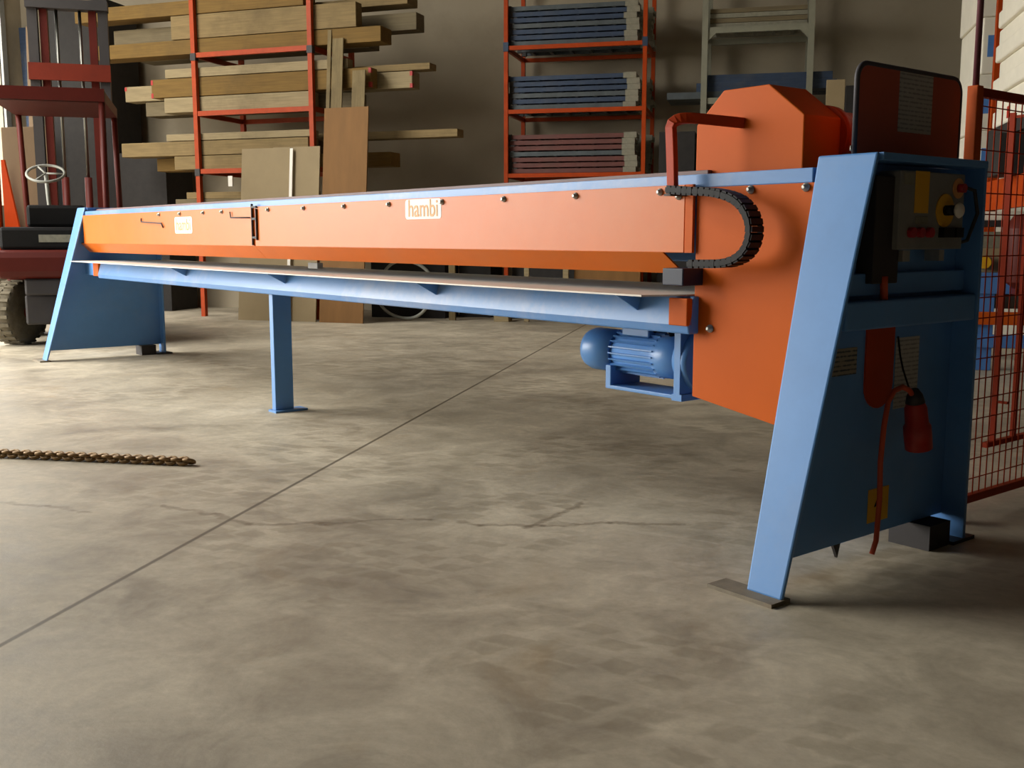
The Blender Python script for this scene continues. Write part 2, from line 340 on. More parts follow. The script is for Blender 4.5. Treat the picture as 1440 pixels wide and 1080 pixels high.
# control box
XB = XN-.005
p, q = mX(1268, 237, XB), mX(1352, 350, XB)
cb = MB().box((XB-.075, p.y, q.z), (XB, q.y, p.z-.004)); cb = mp_(cb, 'control_box', M['grey'], bevel=.004)
def onbox(u, v): return mX(u, v, XB)
def plate(name, m, u0, v0, u1, v1, t=.003, par=None):
    a, b = onbox(u0, v0), onbox(u1, v1); return MB().box((XB, a.y, b.z), (XB+t, b.y, a.z)).build(name, m, par or cb, org=O, bevel=.001)
plate('yellow_label', M['yellow'], 1288, 240, 1304, 300)
for u in (1279, 1291, 1304):
    c = onbox(u, 327); MB().cyl(c, c+Vector((.018, 0, 0)), .016, n=20).build('red_button', M['redb'], cb, org=O, bevel=.002)
c = onbox(1328, 296)
yr = MB().cyl(c, c+Vector((.004, 0, 0)), .052, n=28).build('emergency_ring', M['yellow'], cb, org=O)
MB().cyl(c+Vector((.004, 0, 0)), c+Vector((.03, 0, 0)), .016, n=20).build('switch_stem', M['blk'], yr, org=O)
MB().lathe(c+Vector((.03, .02, 0)), (1, 0, 0), [(0, .018), (.008, .025), (.016, .02), (.02, .004)]).build('emergency_knob', M['white'], yr, org=O)
c = onbox(1347, 265); yr = MB().cyl(c, c+Vector((.004, 0, 0)), .032, n=24).build('indicator_ring', M['ortext'], cb, org=O)
MB().cyl(c+Vector((.004, 0, 0)), c+Vector((.025, 0, 0)), .014, n=20).build('red_knob', M['redb'], yr, org=O)
plate('switch', M['blk'], 1320, 320, 1334, 334, .02); plate('switch', M['blk'], 1338, 320, 1347, 334, .02)
plate('grey_label', M['bracket'], 1287, 304, 1304, 315, .002)
plate('nameplate', M['bracket'], 1272, 242, 1284, 260, .002)
a = onbox(1274, 352); b = onbox(1332, 352)
for (q0, q1) in ((a.y, a.y+.04), (b.y-.03, b.y)): MB().box((XB-.06, q0, a.z-.035), (XB-.01, q1, a.z)).build('mounting_foot', M['galv'], cb, org=O)
MB().tube([onbox(1353, 262)+Vector((.0, .0, 0)), onbox(1362, 268)+Vector((.01, .02, 0)), onbox(1366, 300)+Vector((.01, .02, 0)), onbox(1360, 338)+Vector((.0, 0, 0)), onbox(1350, 344)+Vector((-.02, 0, 0))], .006).build('box_cable', M['dark'], cb, org=O)
# dark duct beside the box
p, q = mX(1214, 240, XB-.02), mX(1262, 398, XB-.02)
mp_(MB().box((XW, p.y+.075, q.z), (XB-.02, q.y, p.z-.01)), 'cable_duct', mat('dark_brown_duct', (50, 42, 38), .6), bevel=.004)
a = mX(1243, 398, XB-.02); b = mX(1243, 424, XB-.02)
mp_(MB().tube([a+Vector((0, 0, .02)), a, b], .012), 'duct_cable', M['cable'])
# hanging plug, cable
XC = XN+.015
pts = [mX(u, v, XC) for u, v in ((1226, 779), (1232, 760), (1237, 700), (1238, 650), (1243, 600), (1249, 565), (1257, 550), (1269, 544), (1279, 549), (1286, 560))]
mp_(MB().tube(pts, .0085, n=10), 'power_cable', M['cable'])
mp_(MB().tube([mX(1263, 473, XW+.01), mX(1266, 500, XW+.02), mX(1270, 520, XC), mX(1279, 548, XC)], .003, n=6), 'hanging_wire', M['blk'])
a = mX(1286, 552, XC); b = mX(1292, 630, XC); d = (b-a).normalized(); L = (b-a).length
pg = mp_(MB().lathe(a, d, [(0, .014), (.02, .022), (.05, .034), (L*.55, .036), (L*.6, .042), (L*.75, .043), (L, .042)], n=24), 'power_plug', M['plug'])
MB().lathe(a-d*.012, d, [(0, .012), (.02, .024), (.045, .03), (.05, .02)], n=20).build('cable_gland', M['dark'], pg, org=O)
a = mX(1222, 772, XC)
mp_(MB().prism([(XW-.01, a.y-.035, .10), (XW-.01, a.y+.02, .10), (XW-.01, a.y, .035)], 0, (-.01, 0, 0)), 'web_bracket', M['dark'])

# beams
YF = 2.775
XL, XR = XF-.03, -1.99
mp_(MB().box((XL, YF, 1.205), (XR, YF+.09, 1.252)), 'top_beam', M['blue_worn'], bevel=.004)
mp_(MB().box((XL, YF+.09, 1.20), (XR-.5, YF+.16, 1.272)), 'brown_rail', M['brown_edge'], bevel=.003)
mp_(MB().box((XF-.07, YF+.17, .95), (XN-.1, YF+.45, 1.255)), 'blade_beam', M['darkweb'], bevel=.004)
# orange front cover: far panel, near panel, folded flaps
YO = YF-.02
xs = [mY(117, 320, YO).x, mY(357, 300, YO).x, mY(963, 300, YO).x, mY(974, 300, YO).x]
zb, ztp = .985, 1.218
for i, (x0, x1) in enumerate(((xs[0], xs[1]-.006), (xs[1]+.006, xs[2]-.0015))):
    c = mp_(MB().box((x0, YO, zb), (x1, YO+.012, ztp)), 'front_cover', M['orange'], bevel=.002)
    p = mY(232 if i == 0 else 566, 0, YO).x; q = mY(257 if i == 0 else 618, 0, YO).x
    cx = (p+q)/2; cz = (mY(244, 317, YO).z if i == 0 else mY(592, 294, YO).z); hw, hh = (q-p)/2, .046 if i else .056
    rr = .018; pts = []
    for (sx, sz, a0) in ((1, 1, 0), (-1, 1, 90), (-1, -1, 180), (1, -1, 270)):
        for k in range(5):
            t = math.radians(a0+k*22.5); pts.append((cx+sx*(hw-rr)+rr*math.cos(t), YO-.0012, cz+sz*(hh-rr)+rr*math.sin(t)))
    st = MB().prism(pts, 0, (0, .0012, 0)).build('logo_sticker', M['white'], c, org=O)
    tx = text_mesh('logo_lettering', 'hambi', .125, M['ortext'], st, Vector((cx, YO-.0018, cz))-O, (math.pi/2, 0, 0), sx=1.0)
    w_ = tx.dimensions.x; 
    bb = [v.co.x for v in tx.data.vertices]; ww = max(bb)-min(bb); tx.scale = (hw*1.62/ww, .9, 1)
mp_(MB().box((xs[2]+.0015, YO, zb), (xs[3], YO+.012, ztp)), 'cover_strip', M['orange_box'])
# folded lower flap, turned in and down
fx0, fx1 = mY(104, 346, YO).x, mY(932, 350, YO).x
for (a, b) in ((fx0, xs[1]), (xs[1]+.003, fx1)):
    e_ = .11 if b == fx1 else 0; s_ = .10 if a == fx0 else 0
    f = MB().prism([(a, YO, zb), (b, YO, zb), (b+e_*.35, YO+.07, zb-.075), (a+s_*.3, YO+.07, zb-.075)], 0, (0, .004, .004)); mp_(f, 'cover_flap', M['orange'])
f = MB()
for z0_, z1_ in ((1.0, 1.235),):
    f.box((xs[1]-.018, YO-.012, z0_-.01), (xs[1]-.010, YO, z1_)); f.box((xs[1]+.040, YO-.012, z0_+.02), (xs[1]+.048, YO, z1_-.03))
for z in (1.03, 1.14, 1.21): f.box((xs[1]-.018, YO-.012, z), (xs[1]+.048, YO, z+.012))
mp_(f, 'cover_latch', M['dark'])
f = MB()
f.tube([mY(200, 307, YO)-Vector((0, .008, 0)), mY(200, 312, YO)-Vector((0, .008, 0)), mY(228, 314, YO)-Vector((0, .008, 0)), mY(231, 320, YO)-Vector((0, .008, 0))], .005, n=6); mp_(f, 'latch_wire', M['dark'])
f = MB()
f.tube([mY(325, 298, YO)-Vector((0, .008, 0)), mY(326, 306, YO)-Vector((0, .008, 0)), mY(353, 306, YO)-Vector((0, .008, 0))], .004, n=6); mp_(f, 'latch_wire', M['dark'])
for (u, v) in ((210, 0), (240, 0), (274, 0), (312, 294), (377, 289), (427, 285), (484, 281), (547, 277), (622, 272), (709, 266), (810, 261), (929, 254), (955, 276)):
    c = mY(u, v, YO); 
    if u != 955: c.z = ztp-.022
    mp_(MB().lathe(c, (0, -1, 0), [(0, .013), (.004, .013), (.005, .009), (.014, .008), (.016, .004)], n=12), 'bolt', M['galv'])
# big orange side plate under / beside the beam
zl = mY(975, 557, YF).z; zr = mY(1083, 595, YF).z; xl = xs[3]+.003
sl = (zr-zl)/(mY(1083, 595, YF).x-mY(975, 557, YF).x); xr = -1.90
pts = [(xl, YF-.004, 1.206), (xl, YF-.004, zl), (xr, YF-.004, zl+sl*(xr-xl)), (xr, YF-.004, 1.206)]
mp_(MB().prism(pts, 0, (0, .012, 0)), 'drive_cover', M['orange_box'], bevel=.002)
mp_(MB().box((xl+.01, YF+.17, .62), (xl+.30, YF+.42, .95)), 'gear_case', M['orange_box'], bevel=.004)
for (u, v) in ((984, 246), (1057, 241), (1135, 239), (999, 462)):
    c = mY(u, v, YF-.004)
    if v < 300: c.z = 1.192
    mp_(MB().lathe(c, (0, -1, 0), [(0, .014), (.004, .014), (.005, .009), (.016, .008), (.018, .004)], n=12), 'bolt', M['galv'])
# energy chain
YC = YF-.085
path = [mY(u, v, YC) for u, v in ((948, 267), (975, 269), (1000, 270), (1022, 274), (1040, 282), (1053, 296), (1060, 314), (1060, 334), (1053, 352), (1040, 364), (1022, 370), (995, 371), (966, 371))]
def resample(P, step):
    out = []; acc = 0.
    # Catmull-Rom densify
    D = []
    for i in range(len(P)-1):
        p0, p1, p2, p3 = P[max(i-1, 0)], P[i], P[i+1], P[min(i+2, len(P)-1)]
        for k in range(12):
            t = k/12; D.append(.5*((2*p1)+(p2-p0)*t+(2*p0-5*p1+4*p2-p3)*t*t+(3*p1-p0-3*p2+p3)*t**3))
    D.append(P[-1]); out = [D[0]]; last = D[0]
    for d in D[1:]:
        if (d-last).length >= step: out.append(d); last = d
    return out
ch = resample(path, .021); f = MB()
for i, p in enumerate(ch[:-1]):
    d = (ch[i+1]-p).normalized(); n = Vector((0, 1, 0)).cross(d)
    R = Matrix((d, Vector((0, 1, 0)), n)).transposed()
    f.box((-.0092, -.03, -.014), (.0092, .03, .014), R, p); f.box((-.011, -.033, -.008), (.013, -.026, .008), R, p); f.box((-.011, .026, -.008), (.013, .033, .008), R, p)
ec = mp_(f, 'energy_chain', M['blk'])
MB().box((xs[2]-.02, YC-.02, ch[0].z-.02), (xs[2]+.01, YO, ch[0].z-.014)).build('chain_bracket', M['dark'], ec, org=O)
MB().box((xs[2]-.02, YC-.02, ch[-1].z-.075), (xs[2]+.075, YF+.1, ch[-1].z-.016)).build('chain_bracket', M['navy'], ec, org=O, bevel=.004)
# handle
YH = YF-.075
hp = [mY(946, 264, YH), mY(945, 220, YH), mY(944, 190, YH)]
t0 = mY(944, 176, YH); hp += [t0, t0+Vector((.012, .012, .016)), t0+Vector((.035, .03, .022)), t0+Vector((.07, .07, .02)), Vector((t0.x+.165, YF+.115, t0.z+.005))]
hd = mp_(MB().tube(resample(hp, .015), .01, up=(0, 1, 0.01), rect=(.022, .036)), 'bent_handle', M['redor'], bevel=.003)
# hood with motor
YHd = YF+.11
hx = [mY(u, v, YHd) for u, v in ((980, 168), (1018, 127), (1082, 118), (1131, 170))]
zt_ = (hx[1].z+hx[2].z)/2; zs = (hx[0].z+hx[3].z)/2
pts = [(hx[0].x, YHd, 1.253), (hx[0].x, YHd, zs), (hx[1].x, YHd, zt_), (hx[2].x, YHd, zt_), (hx[3].x, YHd, zs), (hx[3].x, YHd, 1.253)]
hood = mp_(MB().prism(pts, 0, (0, .20, 0)), 'hood', M['orange_box'], bevel=.004)
mxx = hx[3].x-.06
a = Vector((mxx-.02, YHd+.20, 1.375)); mt = mp_(MB().lathe(a, (0, 1, 0), [(0, .105), (.04, .105), (.045, .09), (.22, .09), (.225, .096), (.24, .096)], n=32), 'feed_motor', M['redor2'] if 'redor2' in M else M['redor'])
MB().lathe(a+Vector((0, .245, 0)), (0, 1, 0), [(0, .094), (.05, .094), (.07, .08), (.08, .04), (.081, .001)], n=32).build('fan_cowl', M['orange_box'], mt, org=O)
MB().box((mxx-.07, YHd+.20, 1.253), (mxx+.05, YHd+.42, 1.30)).build('motor_base', M['dark'], mt, org=O)
mp_(MB().box((mxx-.2, YF+.3, 1.24), (mxx+.08, YF+.6, 1.2529)), 'motor_shelf', M['darkweb'])
# table
TZ = .842
tf = 2.60; tb = 3.37
x0 = mY(97, 372, tf).x; x1 = mY(902, 408, tf).x; x2 = min(x1+.17, xl-.012)
x0 = max(x0, XF+.12)
tbm = MB().prism([(x0, tf, TZ), (x1, tf, TZ), (x2, tf+.14, TZ), (x2, tb, TZ), (x0, tb, TZ)], 0, (0, 0, -.006))
mp_(tbm, 'table_sheet', M['steel'])
# lower beam: face leaning, bottom lip
YB = 2.72
bx0 = mY(137, 380, YB).x; bx1 = xl+.02
zbm = .706
f = MB().prism([(bx0, YB+.03, TZ-.006), (bx0, YB, zbm+.03), (bx0, YB+.006, zbm), (bx0, YB+.3, zbm), (bx0, YB+.3, TZ-.006)], 0, (bx1-bx0, 0, 0)); mp_(f, 'lower_beam', M['blue_worn'], bevel=.006)
f = MB().box((xl-.065, YB-.008, .735), (xl+.02, YB+.02, .83)); mp_(f, 'orange_stop', M['orange_box'], bevel=.003)
f = MB().box((bx0-.13, YB+.005, zbm+.015), (bx0, YB+.2, TZ-.012)); mp_(f, 'orange_stop', M['orange_box'], bevel=.003)
mp_(MB().box((XF-.08, YB+.06, .72), (bx0-.13, YB+.26, .82)), 'beam_stub', M['darkweb'])
mp_(MB().box((bx1+.0, YB+.06, .68), (XW-.008, YB+.30, .80)), 'beam_stub', M['darkweb'])
for u in (228, 370, 588, 881):
    c = mY(u, 0, tf+.05).x
    f = MB().prism([(c, tf+.02, TZ-.007), (c, YB+.03, TZ-.007), (c, YB+.01, TZ-.065)], 0, (-.006, 0, 0)); mp_(f, 'gusset', M['blue'])
mp_(MB().box((mY(437, 365, 3.2).x, 3.18, TZ), (mY(450, 365, 3.2).x, 3.22, TZ+.035)), 'stop_block', M['white'])
# middle leg
lg = mp_(MB().box((-5.765, 2.757, .01), (-5.715, 2.876, zbm)), 'middle_leg', M['blue'], bevel=.004)
MB().box((-5.78, 2.74, 0), (-5.68, 2.95, .012)).build('foot_plate', M['blue'], lg, org=O)
# blue geared motor under the beam
a = mY(970, 505, 3.02); zc = a.z
def mo(name, prof, m, par=None, x=0): 
    mb = MB().lathe((a.x+x, 3.02, zc), (-1, 0, 0), prof, n=32); return mb.build(name, m, par or mach, org=O)
gm = mo('drive_motor', [(0, .085), (.16, .085), (.17, .078), (.40, .078)], M['darkweb'], x=.03)
mo('fan_cowl', [(0, .088), (.15, .088), (.175, .08), (.19, .06), (.192, .001)], M['blue'], gm, x=-.36)
mo('flange', [(0, .12), (.05, .12), (.055, .1), (.1, .09)], M['blue'], gm, x=.09)
f = MB()
for k in range(22):
    t = 2*math.pi*k/22; d = Vector((0, math.cos(t), math.sin(t))); n = Vector((0, -math.sin(t), math.cos(t)))
    R = Matrix((Vector((1, 0, 0)), d, n)).transposed(); f.box((a.x-.36, .074, -.0025), (a.x-.12, .09, .0025), R, (0, 3.02, zc))
f.build('cooling_fins', M['darkweb'], gm, org=O)
MB().box((a.x-.32, 2.97, zc+.07), (a.x-.17, 3.08, zc+.125)).build('terminal_box', M['blue'], gm, org=O, bevel=.006)
MB().tube([(a.x-.17, 3.0, zc+.10), (a.x-.13, 3.0, zc+.125), (a.x-.09, 3.0, zc+.115), (a.x-.08, 3.01, zc+.08)], .012).build('motor_cable', M['blk'], gm, org=O)
f = MB().box((a.x-.37, 2.93, zc-.135), (a.x-.34, 3.1, zc-.05)); f.box((a.x-.37, 2.93, zc-.145), (a.x+.05, 3.1, zc-.13)); f.build('motor_cradle', M['blue'], gm, org=O, bevel=.003)
mp_(MB().box((a.x+.02, 2.9, zc-.145), (a.x+.07, 3.14, zc-.12)).box((a.x+.03, 2.9, zc-.12), (a.x+.06, 3.14, .70)), 'motor_bracket', M['darkweb'])
# guard board above the near end with a notice sheet
XG = -1.95
def onG(u, v): return mX(u, v, XG)
tl, tr = onG(1209, 84), onG(1361, 116); zt2 = (tl.z+tr.z)/2; y0, y1 = tl.y, 3.55; r = .05
def rr_pts(x, y0, y1, z0, z1, r):
    P = [(x, y0, z0), (x, y1, z0)]
    P += [(x, y1-r+r*math.cos(t), z1-r+r*math.sin(t)) for t in [k*math.pi/16 for k in range(0, 9)]]
    P += [(x, y0+r+r*math.cos(t), z1-r+r*math.sin(t)) for t in [math.pi/2+k*math.pi/16 for k in range(0, 9)]]
    return P
gb = mp_(MB().prism(rr_pts(XG, y0, y1, 1.255, zt2, r), 0, (-.012, 0, 0)), 'guard_board', M['guard'])
P = rr_pts(XG-.006, y0, y1, 1.255, zt2, r); MB().tube([Vector(p) for p in (P[1:]+P[:1])], .009, n=8).build('rubber_edging', M['edge'], gb, org=O)
p, q = onG(1266, 100), onG(1308, 190)
MB().box((XG, p.y, q.z), (XG+.0015, q.y, p.z)).build('notice_sheet', M['sheet'], gb, org=O)
mp_(MB().box((XG-.012, 3.3, 1.1), (XG+.0, 3.395, 1.2549)).box((XG-.06, 2.95, 1.1), (XG-.03, 3.1, 1.3)).box((XG-.06, 2.95, 1.1), (XN-.085, 3.4, 1.13)), 'guard_bracket', M['darkweb'])
mp_(MB().tube([mX(1196, 212, XN-.1), mX(1197, 205, XN-.1)], .003), 'split_pin', M['galv'])

# ================================================================== FENCE beside the machine
XFc = -1.93; y0 = 3.60; y1 = 4.75
fo = Vector((XFc, y0, 0))
fen = empty('mesh_guard_fence', m2r(fo), MANG, 'red wire mesh guard fence panel at right edge behind the machine', 'fence')
def fp(mb, name, m, bevel=0): return mb.build(name, m, fen, org=fo, bevel=bevel)
ztop, zbot = 1.555, .055
fp(MB().box((XFc-.02, y0-.015, 0), (XFc+.02, y0+.025, 1.56)), 'fence_post', M['fencep'], .003)
fp(MB().box((XFc-.02, y1, 0), (XFc+.02, y1+.04, 1.56)), 'fence_post', M['fencep'], .003)
fp(MB().cyl((XFc, y0+.005, 1.56), (XFc, y0+.005, 2.6), .011), 'tall_rod', mat('dull_purple_rod', (110, 60, 66), .5))
fp(MB().box((XFc-.012, y0+.03, ztop-.03), (XFc+.012, y1, ztop)), 'top_rail', M['fence'])
fp(MB().box((XFc-.012, y0+.03, zbot), (XFc+.012, y1, zbot+.03)), 'bottom_rail', M['fence'])
wv = MB(); yy = y0+.06
while yy < y1-.02:
    wv.cyl((XFc, yy, zbot+.02), (XFc, yy, ztop-.02), .0026, n=5); yy += .048
zz = zbot+.09
while zz < ztop-.04:
    wv.cyl((XFc+.004, y0+.02, zz), (XFc+.004, y1+.01, zz), .0024, n=5); zz += .075
fp(wv, 'wire_mesh', M['fence'])
zq = mX(1385, 625, XFc-.05).z
ya, yb = mX(1410, 400, XFc-.05).y, mX(1432, 500, XFc-.05).y
for y_ in (ya, yb): fp(MB().box((XFc-.06, y_-.009, zq), (XFc-.042, y_+.009, 1.5)), 'stiffening_bar', M['fence'])
fp(MB().box((XFc-.062, mX(1384, 625, XFc-.05).y, zq-.012), (XFc-.04, y1, zq+.008)), 'cross_bar', M['fence'])
for z in (.4, 1.48): fp(MB().box((XFc-.06, ya-.005, z), (XFc, ya+.005, z+.01)), 'bar_clip', M['fence'])

# ================================================================== TIMBER RACK (rack turned a little from the wall)
RA = math.radians(-6.0)
rd = Vector((math.cos(RA), math.sin(RA), 0)); rn = Vector((-math.sin(RA), math.cos(RA), 0))   # along, into the wall
R0 = rY(357, 200, 12.45); R0.z = 0
def onr(u, v, off=0.): return sight(u, v, rn, R0+rn*off)
def rs(u, off=0., v=150): return (onr(u, v, off)-R0).dot(rd)
def rz_(v, off=0., u=357): return onr(u, v, off).z
rack = empty('timber_rack', R0+rd*rs(276), RA, 'orange steel storage rack stacked with long timber beams on back wall', 'rack')
sA, sB = rs(277), rs(440)
W0 = sA
def rp(mb, name, m, bevel=0): 
    return mb.build(name, m, rack, org=(sA, 0, 0), bevel=bevel)
D = 1.05; zs_ = [rz_(v) for v in (320, 236, 153, 69)]
for s_ in (sA, sB):
    for y_ in (0, D): rp(MB().box((s_-.03, y_-.03, 0), (s_+.03, y_+.03, 4.2)), 'rack_post', M['rack'])
    for z in zs_: rp(MB().box((s_-.02, .03, z-.06), (s_+.02, D-.03, z-.0)), 'shelf_arm', M['rack'])
for z in zs_:
    for y_ in (0, D): rp(MB().box((sA+.03, y_-.022, z-.06), (sB-.03, y_+.022, z)), 'cross_beam', M['rack'])
for s_ in (sA, sB):
    for v in (72, 238):
        z = rz_(v); rp(MB().box((s_-.038, -.038, z-.07), (s_+.038, .036, z+.02)), 'post_collar', M['dark'])
px = 12.9/1475
tim = []
def timber(u0, u1, off, dep, zb_, h, m, label, marks=None):
    a, b = rs(u0, off), rs(u1, off)
    base = R0+rd*a+rn*off; base.z = zb_
    f = MB().box((0, 0, 0), (b-a, dep, h)); o = f.build('timber_beam', m, bevel=.006); o.location = base; o.rotation_euler = (0, 0, RA)
    tag(o, label, 'timber', 'long timbers stacked on the orange rack')
    if marks:
        for (xx, zz) in marks:
            X0 = 0 if xx == 0 else b-a
            MB().box((X0-.004 if xx == 0 else X0-.03, -.002, zz*h*.72), (X0+.03 if xx == 0 else X0+.004, .04, zz*h*.72+h*.26)).build('red_end_mark', M['redpaint'], o)
    return o
def H(p): return p*px*0.985
z = zs_[3]+.001
timber(138, 537, .04, .30, z, H(21), M['w2'], 'long honey timber resting on the third shelf bar, reaching furthest left there')
timber(200, 520, .37, .3, z, H(21), M['w3'], 'greyish timber lying behind the longest honey beam on the third shelf bar')
z += H(22)
timber(245, 503, .04, .16, z, H(34), M['w1'], 'thick pale beam in front row near the top of the rack')
timber(165, 470, .21, .18, z, H(24), M['w3'], 'greyish beam end poking out left under the topmost timber')
timber(300, 587, .45, .24, z, H(24), M['w3'], 'grey weathered beam sticking out furthest right near the photo top')
z += H(35)
timber(112, 430, .04, .3, z, H(20), M['w2'], 'topmost dim timber at upper photo edge left of the rack post')
timber(260, 575, .40, .3, z, H(12), M['w1'], 'pale plank at the photo top right of the rack')
z = zs_[2]+.001
timber(231, 436, .04, .22, z, H(22), M['w4'], 'pale grey beam lying directly on the second shelf bar')
timber(205, 500, .29, .3, z, H(22), M['w3'], 'beam behind the pale one on the second shelf bar')
z += H(23)
timber(214, 522, .04, .18, z, H(27), M['w2'], 'orange-brown beam with red marked ends in the middle of the rack', [(0, 0), (0, 1), (1, 0), (1, 1)])
timber(177, 580, .26, .22, z, H(23), M['w4'], 'pale beam with red marked ends reaching out both sides at mid rack', [(0, 1), (1, 0), (1, 1)])
z += H(28)
timber(234, 490, .04, .14, z, H(13), M['w4'], 'thin whitish plank on top of the middle stack')
timber(300, 605, .26, .2, z-H(4)+.0, H(9), M['w1'], 'narrow plank sticking out right above the red marked beams') 
z = zs_[1]+.001
timber(242, 430, .04, .18, z, H(20), M['w1'], 'short pale beam on the first shelf bar left of the board sheets')
timber(217, 548, .26, .28, z, H(20), M['w2'], 'honey beam with light right end on the lowest visible shelf bar')
z += H(21)
timber(168, 432, .04, .26, z, H(21), M['w1'], 'long pale beam reaching far left with a lit top edge')
timber(250, 500, .33, .2, z, H(18), M['w3'], 'grey beam behind the long pale one on first shelf')
z += H(22)
timber(232, 436, .04, .2, z, H(10), M['w4'], 'thin pale plank on top of the first shelf stack')
timber(330, 643, .33, .2, z-H(4)+.0, H(11), M['w1'], 'long narrow plank poking out furthest right beside the plywood')
z = zs_[0]+.001
timber(238, 436, .04, .3, z, H(30), M['w3'], 'bottom timber just above the blue beam of the machine')
z += H(30)+.001
timber(241, 436, .04, .3, z, H(13), M['w3'], 'grey plank low in the rack just above the machine')
z += H(13)+.001
timber(257, 434, .04, .25, z, H(10), M['w1'], 'short pale plank topmost of the lowest stack')
# sheets leaning before the rack
def leaning(name, u0, u1, vtop, vbase, off, m, label, cat, t=.02, group=None, lean=.25, tz=None):
    a, b = rs(u0, off, 300), rs(u1, off, 300)
    base = R0+rd*a+rn*off; base.z = 0
    ht = rz_(vtop, off+.22, (u0+u1)/2); lean = .1*ht
    f = MB().prism([(0, 0, 0), (b-a, 0, 0), (b-a, lean, ht), (0, lean, ht)], 0, (0, -t, 0)); o = f.build(name, m); o.location = base; o.rotation_euler = (0, 0, RA)
    return tag(o, label, cat, group)
leaning('board_sheet', 331, 399, 209, 447, -.36, M['ply2'], 'pale board sheet with white edge leaning left of the brown plywood', 'board')
leaning('board_sheet', 375, 441, 207, 447, -.33, M['w4z'] if 'w4z' in M else M['ply2'], 'second pale board sheet leaning behind the white-edged one', 'board')
leaning('plywood_sheet', 446, 508, 151, 449, -.36, M['ply'], 'tall narrow brown plywood sheet leaning right of the rack post', 'board')
o = leaning('white_strip', 398, 402, 209, 447, -.385, M['white'], 'thin white strip along the edge of the pale board', 'strip', t=.008)
leaning('wooden_plank', 455, 470, 52, 449, -.32, M['wz'], 'upright plank behind the plywood, the one nearest the rack post', 'plank', lean=.26)
leaning('wooden_plank', 484, 502, 98, 449, -.32, M['wz'], 'upright plank behind the plywood, shorter and further right', 'plank', lean=.25)
leaning('wooden_plank', 448, 453, 40, 449, -.30, M['wz'], 'very thin upright lath right against the orange rack post', 'plank', lean=.24)

# ================================================================== SCAFFOLD RACK with decks
def rack2(u0, u1, Yp, Dp, levels, mpost, label, zt, vbars, wpost=.05):
    a, b = rY(u0, 200, Yp).x, rY(u1, 200, Yp).x
    e = empty('storage_rack', (a, Yp, 0), 0, label, 'rack'); w = b-a
    for x in (0, w):
        for y in (0, Dp): MB().box((x-wpost/2, y-wpost/2, 0), (x+wpost/2, y+wpost/2, zt)).build('rack_post', mpost, e)
        for z in levels: MB().box((x-.02, wpost/2, z-.05), (x+.02, Dp-wpost/2, z)).build('shelf_arm', mpost, e)
    for z in levels:
        for y in (0, Dp): MB().box((wpost/2, y-.02, z-vbars), (w-wpost/2, y+.02, z)).build('cross_beam', mpost, e)
    return e, a, b
Y2 = 13.05
def z2(v, u=807, y=Y2): return rY(u, v, y).z
lv = [z2(v) for v in (330, 243, 152, 61)]
e2, ax, bx = rack2(712, 905, Y2, .95, lv, M['rack'], 'tall orange rack with stacked blue and red scaffold frames in the middle of the wall', 4.3, .05)
for (x, v) in ((0, 66), (bx-ax, 58)):
    z = rY(712 if x == 0 else 905, v, Y2).z; MB().box((x-.032, -.032, z-.06), (x+.032, .03, z+.05)).build('post_collar', M['db1'], e2)
proto = {}
def deck(mname):
    if mname in proto: return proto[mname]
    f = MB(); Ld, Wd, Hd = 1.52, .30, .068
    f.box((0, 0, .006), (Ld, .03, Hd-.01)); f.box((0, Wd-.03, .006), (Ld, Wd, Hd-.01)); f.box((0, .03, Hd*.62), (Ld, Wd-.03, Hd*.72))
    for k in range(6): f.box((.1+k*.25, .03, 0), (.14+k*.25, Wd-.03, Hd*.5))
    o = f.build('scaffold_deck', M[mname]); g = MB()
    g.box((Ld, .0, .0), (Ld+.17, .05, Hd)); g.box((Ld, Wd-.05, .0), (Ld+.17, Wd, Hd)); g.box((Ld+.14, .05, .01), (Ld+.17, Wd-.05, Hd*.8)); b1 = g.build('end_bracket', M['bracket'], o)
    g = MB(); g.box((-.06, .0, .0), (0, .05, Hd)); g.box((-.06, Wd-.05, .0), (0, Wd, Hd)); b2 = g.build('end_bracket', M['dark'], o)
    proto[mname] = [o, b1, b2, False]; return proto[mname]
def place_deck(mname, loc, label, sx=1.0, rz=0):
    p = deck(mname)
    if not p[3]: o = p[0]; p[3] = True
    else:
        o = p[0].copy(); C.objects.link(o)
        for ch_ in (p[1], p[2]): c = ch_.copy(); C.objects.link(c); c.parent = o
    o.location = loc; o.scale = (sx, 1, 1); o.rotation_euler = (0, 0, rz)
    tag(o, label, 'scaffold part', 'scaffold decks stacked on the middle rack'); return o
ordn = ['bottom', 'second', 'third', 'fourth', 'fifth', 'sixth', 'seventh', 'eighth', 'ninth', 'tenth']
wd = (bx-ax)
for li, (z0_, n, cols, lname) in enumerate(((lv[1], 7, ['dr1', 'dr1', 'dr1', 'db2', 'dr1', 'dr1', 'dr1'], 'lowest visible'), (lv[2], 6, ['db2', 'db1', 'db2', 'db1', 'db1', 'db1'], 'middle'), (lv[3], 7, ['db2', 'db1', 'db1', 'db2', 'db1', 'db1', 'db2'], 'top'))):
    for k in range(n):
        for row in range(2):
            cn = {'dr1': 'red-brown', 'db1': 'dark blue', 'db2': 'slate grey'}[cols[k]]
            j = random.uniform(-.03, .03)
            sx = .93 if row == 0 else 1.0
            place_deck(cols[k], (ax+.06+j+row*.0, Y2+.05+row*.46, z0_+.001+k*.0695), '%s scaffold deck, %s from below in %s, %s shelf' % (cn, ordn[k], 'front row' if row == 0 else 'back row', lname), sx)
